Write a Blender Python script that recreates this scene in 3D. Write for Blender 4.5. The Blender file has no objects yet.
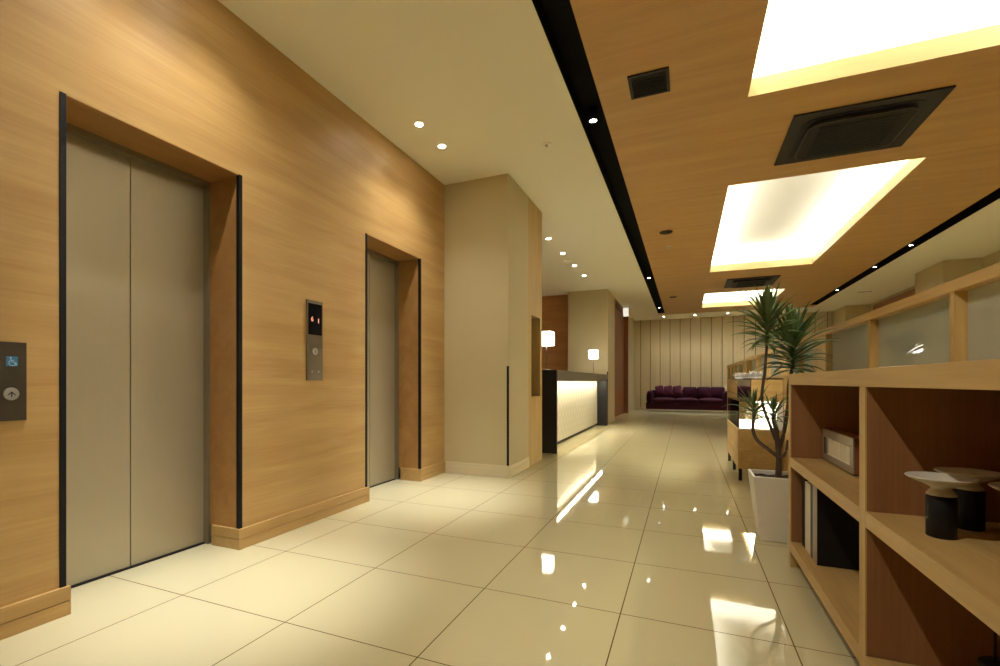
import bpy, bmesh, math, random
from mathutils import Vector, Matrix
random.seed(7)
SC = bpy.context.scene
COL = SC.collection
PI = math.pi

# ------------------------------------------------------------------ render look
SC.view_settings.view_transform = 'Standard'
try: SC.view_settings.look = 'None'
except Exception: pass
SC.view_settings.gamma = 1.0
SC.view_settings.use_curve_mapping = False
SC.view_settings.exposure = 1.10
SC.cycles.caustics_reflective = False
SC.cycles.caustics_refractive = False
SC.cycles.max_bounces = 14
SC.cycles.diffuse_bounces = 8
SC.cycles.sample_clamp_indirect = 6.0
SC.cycles.use_denoising = True

# ------------------------------------------------------------------ materials
def new_mat(name):
    m = bpy.data.materials.new(name); m.use_nodes = True
    nt = m.node_tree
    b = nt.nodes.get('Principled BSDF')
    return m, nt, b

def plain(name, col, rough=0.5, metal=0.0, spec=0.5, noise=0.0, nscale=30, coat=0.0):
    m, nt, b = new_mat(name)
    b.inputs['Roughness'].default_value = rough
    b.inputs['Metallic'].default_value = metal
    b.inputs['Specular IOR Level'].default_value = spec
    b.inputs['Coat Weight'].default_value = coat
    b.inputs['Coat Roughness'].default_value = 0.05
    tc = nt.nodes.new('ShaderNodeTexCoord')
    nz = nt.nodes.new('ShaderNodeTexNoise'); nz.inputs['Scale'].default_value = nscale
    nz.inputs['Detail'].default_value = 4
    mx = nt.nodes.new('ShaderNodeMixRGB')
    mx.inputs[1].default_value = (*[c*(1-noise) for c in col], 1)
    mx.inputs[2].default_value = (*[min(1, c*(1+noise)) for c in col], 1)
    nt.links.new(tc.outputs['Object'], nz.inputs['Vector'])
    nt.links.new(nz.outputs['Fac'], mx.inputs[0])
    nt.links.new(mx.outputs[0], b.inputs['Base Color'])
    return m

def wood(name, light, dark, grain='y', rough=0.42, fine=90., contrast=1.0, spec=0.35):
    """straight grained veneer, grain running along one object axis"""
    m, nt, b = new_mat(name)
    b.inputs['Roughness'].default_value = rough
    b.inputs['Specular IOR Level'].default_value = spec
    tc = nt.nodes.new('ShaderNodeTexCoord')
    def mapped(along, across):
        mp = nt.nodes.new('ShaderNodeMapping')
        s = {'x': (along, across, across), 'y': (across, along, across), 'z': (across, across, along)}[grain]
        mp.inputs['Scale'].default_value = s
        nt.links.new(tc.outputs['Object'], mp.inputs['Vector'])
        return mp
    n1 = nt.nodes.new('ShaderNodeTexNoise'); n1.inputs['Scale'].default_value = 1.0
    n1.inputs['Detail'].default_value = 5; n1.inputs['Distortion'].default_value = 0.6
    nt.links.new(mapped(0.9, 9).outputs[0], n1.inputs['Vector'])
    n2 = nt.nodes.new('ShaderNodeTexNoise'); n2.inputs['Scale'].default_value = 1.0
    n2.inputs['Detail'].default_value = 3
    nt.links.new(mapped(2.5, fine).outputs[0], n2.inputs['Vector'])
    ad = nt.nodes.new('ShaderNodeMath'); ad.operation = 'MULTIPLY_ADD'
    nt.links.new(n2.outputs['Fac'], ad.inputs[0]); ad.inputs[1].default_value = 0.45
    nt.links.new(n1.outputs['Fac'], ad.inputs[2])
    rp = nt.nodes.new('ShaderNodeValToRGB')
    c = 0.725
    rp.color_ramp.elements[0].position = c - 0.22/contrast
    rp.color_ramp.elements[1].position = c + 0.22/contrast
    rp.color_ramp.elements[0].color = (*dark, 1)
    rp.color_ramp.elements[1].color = (*light, 1)
    nt.links.new(ad.outputs[0], rp.inputs[0])
    nt.links.new(rp.outputs[0], b.inputs['Base Color'])
    bp = nt.nodes.new('ShaderNodeBump'); bp.inputs['Strength'].default_value = 0.04
    bp.inputs['Distance'].default_value = 0.002
    nt.links.new(n2.outputs['Fac'], bp.inputs['Height'])
    nt.links.new(bp.outputs[0], b.inputs['Normal'])
    return m

def emit(name, col, strength):
    m, nt, b = new_mat(name)
    b.inputs['Base Color'].default_value = (0.8, 0.8, 0.8, 1)
    b.inputs['Emission Color'].default_value = (*col, 1)
    b.inputs['Emission Strength'].default_value = strength
    return m

WARM = (1.0, 0.96, 0.84)
M = {}
WL, WD = (0.555, 0.362, 0.142), (0.435, 0.26, 0.09)
M['wall_wood'] = wood('oak veneer wall', WL, WD, 'y')
M['ceil_wood'] = wood('oak veneer ceiling', (0.585, 0.355, 0.128), (0.49, 0.275, 0.092), 'x', rough=0.45)
M['lip_wood'] = wood('oak veneer lip', (0.66, 0.52, 0.26), (0.56, 0.43, 0.20), 'x')
M['oak_y'] = wood('oak shelf long', (0.56, 0.385, 0.15), (0.42, 0.265, 0.092), 'y', contrast=1.1)
M['oak_z'] = wood('oak shelf upright', (0.56, 0.39, 0.15), (0.43, 0.275, 0.095), 'z', contrast=1.1)
M['oak_x'] = wood('oak cross grain', (0.56, 0.39, 0.15), (0.43, 0.275, 0.095), 'x', contrast=1.1)
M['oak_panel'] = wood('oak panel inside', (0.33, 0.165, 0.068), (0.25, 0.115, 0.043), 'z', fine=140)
M['red_wood'] = wood('reddish wood', (0.34, 0.135, 0.055), (0.24, 0.085, 0.03), 'y')
M['red_wood_x'] = wood('reddish wood x', (0.55, 0.27, 0.11), (0.44, 0.20, 0.08), 'x')
M['red_wood_z'] = wood('reddish wood z', (0.26, 0.095, 0.038), (0.18, 0.06, 0.022), 'z')
M['paint'] = plain('cream wall paint', (0.56, 0.475, 0.28), 0.75, noise=0.02, nscale=3)
M['base_paint'] = plain('pale skirting paint', (0.68, 0.60, 0.40), 0.5, noise=0.02)
M['white_ceil'] = plain('off white ceiling paint', (0.90, 0.875, 0.74), 0.9, noise=0.01, nscale=2)
M['cove'] = plain('white cove paint', (0.86, 0.84, 0.78), 0.9, noise=0.01)
M['black_recess'] = plain('black channel', (0.004, 0.0035, 0.0035), 0.8, 0.0, 0.1, noise=0.1)
M['black_trim'] = plain('black trim metal', (0.006, 0.005, 0.006), 0.5, 0.0, 0.25, noise=0.1)
M['black'] = plain('satin black', (0.008, 0.007, 0.008), 0.5, 0.0, 0.3, noise=0.1)
M['dark_brown'] = plain('dark bronze', (0.020, 0.014, 0.011), 0.5, 0.0, 0.3, noise=0.1)
M['dark_brown_b'] = plain('dark bronze face', (0.012, 0.008, 0.007), 0.55, 0.0, 0.25, noise=0.1)
M['bronze'] = plain('bronze plate', (0.085, 0.066, 0.046), 0.4, 0.6, noise=0.05)
M['grey_metal'] = plain('grey brown metal', (0.19, 0.15, 0.10), 0.35, 0.7, noise=0.05)
M['jamb'] = plain('jamb steel', (0.30, 0.26, 0.18), 0.35, 0.6, noise=0.04)
M['chrome'] = plain('chrome', (0.75, 0.74, 0.72), 0.18, 1.0, noise=0.02)
M['silver'] = plain('brushed silver', (0.42, 0.40, 0.36), 0.38, 0.6, noise=0.05)
M['white'] = plain('white ceramic', (0.78, 0.76, 0.70), 0.35, noise=0.02)
M['bright_white'] = plain('white porcelain', (0.90, 0.89, 0.86), 0.4, noise=0.01)
M['pot'] = plain('white matte planter', (0.74, 0.70, 0.60), 0.45, noise=0.02)
M['dish'] = plain('cream ceramic dish', (0.60, 0.56, 0.47), 0.35, noise=0.02)
M['plum'] = plain('plum velvet', (0.030, 0.003, 0.010), 0.8, 0.0, 0.15, noise=0.25, nscale=9)
M['plum_l'] = plain('plum velvet cushion', (0.055, 0.009, 0.020), 0.8, 0.0, 0.15, noise=0.25, nscale=9)
M['soil'] = plain('soil', (0.05, 0.035, 0.025), 0.95, noise=0.6, nscale=90)
M['bark'] = plain('bark', (0.075, 0.05, 0.032), 0.9, noise=0.4, nscale=60)
M['leaf'] = plain('leaf green', (0.11, 0.175, 0.05), 0.45, noise=0.45, nscale=7)
M['leaf2'] = plain('leaf dark green', (0.08, 0.14, 0.045), 0.45, noise=0.4, nscale=7)
M['kick'] = plain('kick board', (0.13, 0.085, 0.045), 0.6, noise=0.1)
M['paper'] = plain('paper white spine', (0.62, 0.57, 0.47), 0.6, noise=0.03)
M['grey_spine'] = plain('grey spine', (0.30, 0.26, 0.22), 0.5, noise=0.05)
M['blue'] = plain('blue symbol', (0.05, 0.22, 0.42), 0.4)
M['blue_l'] = plain('pale symbol', (0.45, 0.62, 0.72), 0.4)
M['red_led'] = emit('red digits', (1.0, 0.16, 0.10), 0.6)
M['sign_white'] = emit('backlit sign white', (0.95, 0.95, 0.85), 0.35)
M['lamp_disc'] = emit('downlight glow', (1.0, 0.93, 0.78), 60)
M['track_disc'] = emit('track spot glow', (1.0, 0.95, 0.85), 25)
M['strip'] = emit('led strip', (1.0, 0.86, 0.60), 7)
M['shade'] = emit('lit lamp shade', (1.0, 0.93, 0.78), 3.2)
M['white_counter'] = plain('white display base', (0.8, 0.79, 0.74), 0.4)

# brushed steel of the lift doors
def steel():
    m, nt, b = new_mat('brushed door steel')
    b.inputs['Metallic'].default_value = 0.55
    tc = nt.nodes.new('ShaderNodeTexCoord'); mp = nt.nodes.new('ShaderNodeMapping')
    mp.inputs['Scale'].default_value = (400, 400, 2)
    nz = nt.nodes.new('ShaderNodeTexNoise'); nz.inputs['Scale'].default_value = 1
    nt.links.new(tc.outputs['Object'], mp.inputs[0]); nt.links.new(mp.outputs[0], nz.inputs['Vector'])
    rp = nt.nodes.new('ShaderNodeValToRGB')
    rp.color_ramp.elements[0].color = (0.43, 0.375, 0.255, 1); rp.color_ramp.elements[1].color = (0.455, 0.395, 0.27, 1)
    nt.links.new(nz.outputs['Fac'], rp.inputs[0]); nt.links.new(rp.outputs[0], b.inputs['Base Color'])
    b.inputs['Roughness'].default_value = 0.48
    return m
M['steel'] = steel()

GX, GY = 0.3562, 0.231          # tile grid, metres
def floor_mat():
    m, nt, b = new_mat('polished cream porcelain tile')
    tc = nt.nodes.new('ShaderNodeTexCoord'); sp = nt.nodes.new('ShaderNodeSeparateXYZ')
    nt.links.new(tc.outputs['Object'], sp.inputs[0])
    def line(sock, off):
        s = nt.nodes.new('ShaderNodeMath'); s.operation = 'SUBTRACT'; s.inputs[1].default_value = off
        nt.links.new(sock, s.inputs[0])
        p = nt.nodes.new('ShaderNodeMath'); p.operation = 'PINGPONG'; p.inputs[1].default_value = 0.3
        nt.links.new(s.outputs[0], p.inputs[0])
        l = nt.nodes.new('ShaderNodeMath'); l.operation = 'LESS_THAN'; l.inputs[1].default_value = 0.0022
        nt.links.new(p.outputs[0], l.inputs[0])
        return l
    a = line(sp.outputs[0], GX); c = line(sp.outputs[1], GY)
    mxm = nt.nodes.new('ShaderNodeMath'); mxm.operation = 'MAXIMUM'
    nt.links.new(a.outputs[0], mxm.inputs[0]); nt.links.new(c.outputs[0], mxm.inputs[1])
    nz = nt.nodes.new('ShaderNodeTexNoise'); nz.inputs['Scale'].default_value = 1.3; nz.inputs['Detail'].default_value = 3
    nt.links.new(tc.outputs['Object'], nz.inputs['Vector'])
    t = nt.nodes.new('ShaderNodeMixRGB'); t.inputs[1].default_value = (0.53, 0.475, 0.285, 1); t.inputs[2].default_value = (0.565, 0.51, 0.31, 1)
    nt.links.new(nz.outputs['Fac'], t.inputs[0])
    g = nt.nodes.new('ShaderNodeMixRGB'); g.inputs[2].default_value = (0.12, 0.075, 0.03, 1)
    nt.links.new(mxm.outputs[0], g.inputs[0]); nt.links.new(t.outputs[0], g.inputs[1])
    nt.links.new(g.outputs[0], b.inputs['Base Color'])
    r = nt.nodes.new('ShaderNodeMath'); r.operation = 'MULTIPLY_ADD'; r.inputs[1].default_value = 0.5; r.inputs[2].default_value = 0.035
    nt.links.new(mxm.outputs[0], r.inputs[0]); nt.links.new(r.outputs[0], b.inputs['Roughness'])
    # polished glaze over the tile body: diffuse below, mirror-like on top
    out = nt.nodes['Material Output']; nt.nodes.remove(b)
    df = nt.nodes.new('ShaderNodeBsdfDiffuse'); gl = nt.nodes.new('ShaderNodeBsdfGlossy')
    fr = nt.nodes.new('ShaderNodeFresnel'); fr.inputs[0].default_value = 1.56
    cap = nt.nodes.new('ShaderNodeMath'); cap.operation = 'MINIMUM'; cap.inputs[1].default_value = 0.52
    gl.inputs[0].default_value = (1, 1, 1, 1)
    nt.links.new(fr.outputs[0], cap.inputs[0])
    ms = nt.nodes.new('ShaderNodeMixShader')
    inv = nt.nodes.new('ShaderNodeMath'); inv.operation = 'SUBTRACT'; inv.inputs[0].default_value = 1.0
    nt.links.new(mxm.outputs[0], inv.inputs[1])
    mu = nt.nodes.new('ShaderNodeMath'); mu.operation = 'MULTIPLY'
    nt.links.new(cap.outputs[0], mu.inputs[0]); nt.links.new(inv.outputs[0], mu.inputs[1])
    nt.links.new(mu.outputs[0], ms.inputs[0]); nt.links.new(df.outputs[0], ms.inputs[1]); nt.links.new(gl.outputs[0], ms.inputs[2])
    nt.links.new(g.outputs[0], df.inputs[0]); nt.links.new(r.outputs[0], gl.inputs['Roughness'])
    nt.links.new(ms.outputs[0], out.inputs[0])
    return m
M['floor'] = floor_mat()

def glass_panel():
    m, nt, b = new_mat('frosted partition glass')
    out = nt.nodes['Material Output']
    d = nt.nodes.new('ShaderNodeBsdfDiffuse'); d.inputs[0].default_value = (0.72, 0.80, 0.72, 1)
    t = nt.nodes.new('ShaderNodeBsdfTranslucent'); t.inputs[0].default_value = (0.74, 0.77, 0.66, 1)
    g = nt.nodes.new('ShaderNodeBsdfGlossy'); g.inputs['Roughness'].default_value = 0.02; g.inputs[0].default_value = (0.95, 0.95, 0.95, 1)
    f = nt.nodes.new('ShaderNodeFresnel'); f.inputs[0].default_value = 1.85
    a = nt.nodes.new('ShaderNodeMixShader'); a.inputs[0].default_value = 0.5
    nt.links.new(d.outputs[0], a.inputs[1]); nt.links.new(t.outputs[0], a.inputs[2])
    c = nt.nodes.new('ShaderNodeMixShader'); nt.links.new(f.outputs[0], c.inputs[0])
    nt.links.new(a.outputs[0], c.inputs[1]); nt.links.new(g.outputs[0], c.inputs[2])
    nt.links.new(c.outputs[0], out.inputs[0])
    return m
M['frost'] = glass_panel()
def clear_glass(name, tint=(0.93, 0.95, 0.9)):
    m, nt, b = new_mat(name)
    out = nt.nodes['Material Output']
    t = nt.nodes.new('ShaderNodeBsdfTransparent'); t.inputs[0].default_value = (*tint, 1)
    g = nt.nodes.new('ShaderNodeBsdfGlossy'); g.inputs['Roughness'].default_value = 0.01
    f = nt.nodes.new('ShaderNodeFresnel'); f.inputs[0].default_value = 1.12
    c = nt.nodes.new('ShaderNodeMixShader'); nt.links.new(f.outputs[0], c.inputs[0])
    nt.links.new(t.outputs[0], c.inputs[1]); nt.links.new(g.outputs[0], c.inputs[2])
    nt.links.new(c.outputs[0], out.inputs[0])
    return m
M['glass'] = clear_glass('clear display glass')
M['mirror'] = plain('dark mirror glass', (0.20, 0.17, 0.15), 0.05, 1.0)

def diamond():
    """cream counter front with a faint diamond quilt"""
    m, nt, b = new_mat('quilted cream panel')
    tc = nt.nodes.new('ShaderNodeTexCoord'); sp = nt.nodes.new('ShaderNodeSeparateXYZ')
    nt.links.new(tc.outputs['Object'], sp.inputs[0])
    def pp(op):
        s = nt.nodes.new('ShaderNodeMath'); s.operation = op
        nt.links.new(sp.outputs[1], s.inputs[0]); nt.links.new(sp.outputs[2], s.inputs[1])
        p = nt.nodes.new('ShaderNodeMath'); p.operation = 'PINGPONG'; p.inputs[1].default_value = 0.11
        nt.links.new(s.outputs[0], p.inputs[0]); return p
    a, c = pp('ADD'), pp('SUBTRACT')
    mn = nt.nodes.new('ShaderNodeMath'); mn.operation = 'MINIMUM'
    nt.links.new(a.outputs[0], mn.inputs[0]); nt.links.new(c.outputs[0], mn.inputs[1])
    mr = nt.nodes.new('ShaderNodeMapRange'); mr.inputs[1].default_value = 0.0; mr.inputs[2].default_value = 0.08
    nt.links.new(mn.outputs[0], mr.inputs[0])
    mx = nt.nodes.new('ShaderNodeMixRGB'); mx.inputs[1].default_value = (0.64, 0.60, 0.47, 1); mx.inputs[2].default_value = (0.76, 0.73, 0.62, 1)
    nt.links.new(mr.outputs[0], mx.inputs[0]); nt.links.new(mx.outputs[0], b.inputs['Base Color'])
    b.inputs['Roughness'].default_value = 0.3
    return m
M['diamond'] = diamond()

# ------------------------------------------------------------------ mesh helpers
class MB:
    def __init__(s): s.bm = bmesh.new()
    def box(s, x0, x1, y0, y1, z0, z1, bev=0.0):
        t = bmesh.new()
        bmesh.ops.create_cube(t, size=1)
        for v in t.verts:
            v.co = Vector(((x0+x1)/2 + v.co.x*(x1-x0), (y0+y1)/2 + v.co.y*(y1-y0), (z0+z1)/2 + v.co.z*(z1-z0)))
        if bev: bmesh.ops.bevel(t, geom=t.edges[:], offset=bev, segments=2, affect='EDGES', profile=0.6)
        s.add(t); return s
    def add(s, t):
        me = bpy.data.meshes.new('tmp'); t.to_mesh(me); t.free()
        s.bm.from_mesh(me); bpy.data.meshes.remove(me)
    def lathe(s, prof, c=(0, 0, 0), n=32, cap=True):
        """prof: list of (radius, z)"""
        t = bmesh.new(); rings = []
        for r, z in prof:
            rings.append([t.verts.new((c[0]+r*math.cos(2*PI*k/n), c[1]+r*math.sin(2*PI*k/n), c[2]+z)) for k in range(n)])
        for a, b in zip(rings, rings[1:]):
            for k in range(n):
                f = t.faces.new((a[k], a[(k+1) % n], b[(k+1) % n], b[k])); f.smooth = True
        if cap:
            t.faces.new(list(reversed(rings[0]))); t.faces.new(rings[-1])
        bmesh.ops.recalc_face_normals(t, faces=t.faces[:])
        s.add(t); return s
    def tube(s, pts, rad, n=8):
        pts = [Vector(p) for p in pts]
        if not hasattr(rad, '__len__'): rad = [rad]*len(pts)
        t = bmesh.new(); rings = []
        for i, p in enumerate(pts):
            d = (pts[min(i+1, len(pts)-1)] - pts[max(i-1, 0)]).normalized()
            up = Vector((0, 0, 1)) if abs(d.z) < 0.95 else Vector((1, 0, 0))
            a = d.cross(up).normalized(); b = d.cross(a).normalized()
            rings.append([t.verts.new(p + rad[i]*(a*math.cos(2*PI*k/n) + b*math.sin(2*PI*k/n))) for k in range(n)])
        for a, b in zip(rings, rings[1:]):
            for k in range(n):
                f = t.faces.new((a[k], a[(k+1) % n], b[(k+1) % n], b[k])); f.smooth = True
        t.faces.new(list(reversed(rings[0]))); t.faces.new(rings[-1])
        bmesh.ops.recalc_face_normals(t, faces=t.faces[:])
        s.add(t); return s
    def frame(s, x0, x1, y0, y1, z0, z1, w):
        """rectangular ring in plan"""
        s.box(x0, x1, y0, y0+w, z0, z1); s.box(x0, x1, y1-w, y1, z0, z1)
        s.box(x0, x0+w, y0+w, y1-w, z0, z1); s.box(x1-w, x1, y0+w, y1-w, z0, z1); return s
    def prism(s, poly, axis, a, b):
        """poly in the two other axes, extruded a..b"""
        t = bmesh.new()
        def P(u, v, w):
            return {'x': (w, u, v), 'y': (u, w, v), 'z': (u, v, w)}[axis]
        lo = [t.verts.new(P(u, v, a)) for u, v in poly]; hi = [t.verts.new(P(u, v, b)) for u, v in poly]
        t.faces.new(lo); t.faces.new(list(reversed(hi)))
        n = len(poly)
        for k in range(n): t.faces.new((lo[k], lo[(k+1) % n], hi[(k+1) % n], hi[k]))
        bmesh.ops.recalc_face_normals(t, faces=t.faces[:])
        s.add(t); return s
    def build(s, name, mat, parent=None, bevel=0.0, smooth=False, subsurf=0):
        me = bpy.data.meshes.new(name)
        if parent is not None and parent.type == 'EMPTY':
            loc = parent.location
            bmesh.ops.translate(s.bm, verts=s.bm.verts[:], vec=-loc)
        elif parent is not None:
            r = parent
            while r.parent is not None: r = r.parent
            if r.type == 'EMPTY': bmesh.ops.translate(s.bm, verts=s.bm.verts[:], vec=-r.location)
        s.bm.to_mesh(me); s.bm.free()
        o = bpy.data.objects.new(name, me); COL.objects.link(o)
        o.data.materials.append(M[mat] if isinstance(mat, str) else mat)
        if smooth:
            for p in me.polygons: p.use_smooth = True
        if parent is not None: o.parent = parent
        if bevel:
            md = o.modifiers.new('bevel', 'BEVEL'); md.width = bevel; md.segments = 2; md.limit_method = 'ANGLE'
        if subsurf:
            md = o.modifiers.new('sub', 'SUBSURF'); md.levels = subsurf; md.render_levels = subsurf
        return o

def thing(name, label, cat, loc, group=None):
    o = bpy.data.objects.new(name, None); COL.objects.link(o); o.location = loc
    o.empty_display_size = 0.1
    o['label'] = label; o['category'] = cat
    if group: o['group'] = group
    return o
def tag(o, label, cat, group=None, kind=None):
    o['label'] = label; o['category'] = cat
    if group: o['group'] = group
    if kind: o['kind'] = kind
    return o
def struct(o, label=None):
    o['kind'] = 'structure'
    if label: o['label'] = label
    return o
def copy_thing(root, loc, label):
    c = root.copy(); COL.objects.link(c); c.location = loc; c['label'] = label
    for ch in root.children:
        d = ch.copy(); COL.objects.link(d); d.parent = c
        for g in ch.children:
            e = g.copy(); COL.objects.link(e); e.parent = d
    return c
def area(name, loc, sx, sy, power, rot=(0, 0, 0), col=WARM, parent=None):
    L = bpy.data.lights.new(name, 'AREA'); L.shape = 'RECTANGLE'; L.size = sx; L.size_y = sy
    L.energy = power; L.color = col
    o = bpy.data.objects.new(name, L); COL.objects.link(o)
    if parent: o.parent = parent; o.location = Vector(loc) - parent.location
    else: o.location = loc
    o.rotation_euler = rot
    return o
def spot(name, loc, power, ang, blend=0.6, col=WARM, rad=0.03, rot=(0, 0, 0), parent=None):
    L = bpy.data.lights.new(name, 'SPOT'); L.energy = power; L.color = col; L.spot_size = math.radians(ang)
    L.spot_blend = blend; L.shadow_soft_size = rad
    o = bpy.data.objects.new(name, L); COL.objects.link(o)
    if parent: o.parent = parent; o.location = Vector(loc) - parent.location
    else: o.location = loc
    o.rotation_euler = rot
    return o

# ------------------------------------------------------------------ the room
XL = -2.31          # lift wall
XC = -1.60          # column / counter line
H = 3.0
YB = 17.0           # back wall
YF = -4.0           # behind the camera
XR = 4.5
struct(MB().box(-4.2, XR+0.3, YF, YB+0.3, -0.1, 0).build('floor', 'floor'))

# lift openings
E = [(1.115, 1.955), (3.13, 3.97)]
ZH = 2.115
w = MB()
w.box(XL-0.22, XL, YF, E[0][0], 0, H)
w.box(XL-0.22, XL, E[0][0], E[0][1], ZH, H)
w.box(XL-0.22, XL, E[0][1], E[1][0], 0, H)
w.box(XL-0.22, XL, E[1][0], E[1][1], ZH, H)
w.box(XL-0.22, XL, E[1][1], 4.47, 0, H)
struct(w.build('wall_left', 'wall_wood'))
M['reveal_shade'] = wood('oak lining with painted shade', (0.46, 0.25, 0.085), (0.36, 0.18, 0.055), 'y')  # redder, darker tone is mostly the shade of the reveals put into the colour
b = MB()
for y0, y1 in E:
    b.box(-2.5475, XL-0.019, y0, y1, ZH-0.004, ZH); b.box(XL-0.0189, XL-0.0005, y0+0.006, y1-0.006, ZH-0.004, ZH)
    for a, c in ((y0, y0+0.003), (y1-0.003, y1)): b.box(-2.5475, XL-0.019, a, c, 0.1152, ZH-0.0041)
struct(b.build('trim_12', 'reveal_shade'))
# closing wall behind the doors
struct(MB().box(-3.0, -2.68, YF, 4.8, 0, H).build('wall_shaft', 'paint'))
# base boards with a groove, returning into the reveals
def baseboard(segs, name, mat, hh=0.115, t=0.016):
    b = MB()
    for (x0, x1, y0, y1) in segs:
        b.box(x0, x1, y0, y1, 0, hh*0.5-0.002)
        b.box(x0+0.006, x1-0.006, y0+0.006, y1-0.006, hh*0.5-0.002, hh*0.5+0.002)
        b.box(x0, x1, y0, y1, hh*0.5+0.002, hh)
    return struct(b.build(name, mat))
t = 0.016
baseboard([(XL, XL+t, YF, E[0][0]+0.018), (XL-0.21, XL+t, E[0][1]-t, E[0][1]), (XL, XL+t, E[0][1], E[1][0]+0.02),
           (XL-0.21, XL+t, E[1][1]-t, E[1][1]), (XL, XL+t, E[1][1], 4.47)], 'baseboard_left', 'wall_wood')
# black corner trims
def ltrim(n, y, sgn):
    b = MB()
    b.box(XL-0.001, XL+0.004, min(y, y-sgn*0.018), max(y, y-sgn*0.018), 0.1155, ZH)
    b.box(XL-0.018, XL+0.004, min(y, y+sgn*0.004), max(y, y+sgn*0.004), 0.1155, ZH)
    struct(b.build('trim_%d' % n, 'black_trim'))
ltrim(1, E[0][0]+0.004, 1); ltrim(2, E[0][1]-0.004, -1); ltrim(3, E[1][0]+0.004, 1); ltrim(4, E[1][1]-0.004, -1)

# the lifts
def lift(y0, y1, label):
    r = thing('elevator_door', label, 'elevator door', (-2.585, (y0+y1)/2, 0), 'elevator doors in the wood wall')
    x = -2.585
    for a, c in ((y0+0.015, (y0+y1)/2-0.002), ((y0+y1)/2+0.002, y1-0.015)):
        MB().box(x-0.03, x, a, c, 0.008, ZH-0.028, 0.002).build('door_panel', 'steel', r)
    MB().box(x-0.05, x-0.031, y0, y1, 0.0, ZH).build('dark_gap', 'black', r)
    for a, c in ((y0, y0+0.018), (y1-0.018, y1)):
        MB().box(x-0.03, -2.548, a, c, 0.0, ZH).build('jamb', 'jamb', r)
    MB().box(x-0.03, -2.548, y0+0.0181, y1-0.0181, ZH-0.032, ZH).build('header', 'jamb', r)
    MB().box(x-0.03, x+0.012, y0+0.0181, y1-0.0181, 0.0005, 0.0075).build('sill', 'black', r)
    return r
lift(*E[0], 'larger nearer pair of beige steel elevator doors in wood wall, beside the wheelchair button panel')
lift(*E[1], 'farther narrow-looking beige steel elevator doors right of the black floor display')

# call plate and display
def text_mesh(s, size, mat, parent, pos, name, depth=0.0006):
    cu = bpy.data.curves.new('t', 'FONT'); cu.body = s; cu.size = size; cu.extrude = depth; cu.align_x = 'CENTER'; cu.align_y = 'CENTER'
    to = bpy.data.objects.new('t', cu); COL.objects.link(to)
    dg = bpy.context.evaluated_depsgraph_get(); me = bpy.data.meshes.new_from_object(to.evaluated_get(dg))
    bpy.data.objects.remove(to)
    # stand up on the +X facing wall: text x -> +Y, text y -> +Z
    for v in me.vertices: v.co = Vector((v.co.z, v.co.x, v.co.y)) + Vector(pos) - parent.location
    o = bpy.data.objects.new(name, me); COL.objects.link(o); me.materials.append(M[mat]); o.parent = parent
    return o
def disc_x(cx, cy, cz, r, th, n=28):
    b = MB(); t_ = bmesh.new()
    bmesh.ops.create_cone(t_, cap_ends=True, segments=n, radius1=r, radius2=r*0.93, depth=th)
    bmesh.ops.rotate(t_, verts=t_.verts[:], matrix=Matrix.Rotation(PI/2, 3, 'Y'))
    bmesh.ops.translate(t_, verts=t_.verts[:], vec=(cx+th/2, cy, cz))
    b.add(t_); return b
r = thing('call_button_panel', 'dark elevator call plate with blue wheelchair symbol at left edge of photo', 'button panel', (XL, 0.947, 0.8))
MB().box(XL, XL+0.008, 0.899, 0.993, 0.80, 1.094, 0.001).build('face_plate', 'bronze', r)
b = disc_x(XL+0.008, 0.947, 0.900, 0.024, 0.004); bt = b.build('button', 'silver', r)
b = MB(); x = XL+0.0125
b.prism([(0.947-0.011, 0.898), (0.947, 0.909), (0.947+0.011, 0.898), (0.947+0.011, 0.8945), (0.947, 0.9045), (0.947-0.011, 0.8945)], 'x', x-0.0005, x+0.0005)
b.box(x-0.0005, x+0.0005, 0.9455, 0.9485, 0.889, 0.906)
b.build('arrow', 'black', bt)
sy = MB().box(XL+0.008, XL+0.009, 0.932, 0.966, 1.004, 1.040).build('wheelchair_symbol', 'blue', r)
b = disc_x(XL+0.009, 0.945, 1.0345, 0.0032, 0.0008, 14); x = XL+0.0094
pts = [(x, 0.950+0.0105*math.cos(a), 1.0155+0.0105*math.sin(a)) for a in [math.radians(q) for q in range(130, 390, 20)]]
b.tube(pts, 0.0012, 5)
b.tube([(x, 0.9455, 1.030), (x, 0.947, 1.019), (x, 0.956, 1.019), (x, 0.960, 1.009), (x, 0.963, 1.010)], 0.0013, 5)
b.tube([(x, 0.9462, 1.025), (x, 0.954, 1.025)], 0.0011, 5)
b.build('symbol_figure', 'blue_l', sy)

r = thing('floor_display_panel', 'tall narrow plate between the two elevators with red digits on black screen', 'display panel', (XL, 2.546, 0.954))
MB().box(XL, XL+0.010, 2.470, 2.622, 0.954, 1.494, 0.001).build('face_plate', 'grey_metal', r)
sc = MB().box(XL+0.010, XL+0.0115, 2.482, 2.612, 1.262, 1.472).build('screen', 'black_recess', r)
text_mesh('6', 0.046, 'red_led', r, (XL+0.0122, 2.517, 1.366), 'left_digit')
text_mesh('1', 0.046, 'red_led', r, (XL+0.0122, 2.578, 1.358), 'right_digit')
b = disc_x(XL+0.010, 2.546, 1.150, 0.024, 0.004); bt = b.build('button', 'silver', r)
MB().box(XL+0.0141, XL+0.015, 2.5435, 2.5485, 1.138, 1.162).build('button_mark', 'bronze', bt)
for y in (2.518, 2.580):
    MB().box(XL+0.010, XL+0.0112, y-0.007, y+0.007, 1.006, 1.022).build('small_mark', 'silver', r)

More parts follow.
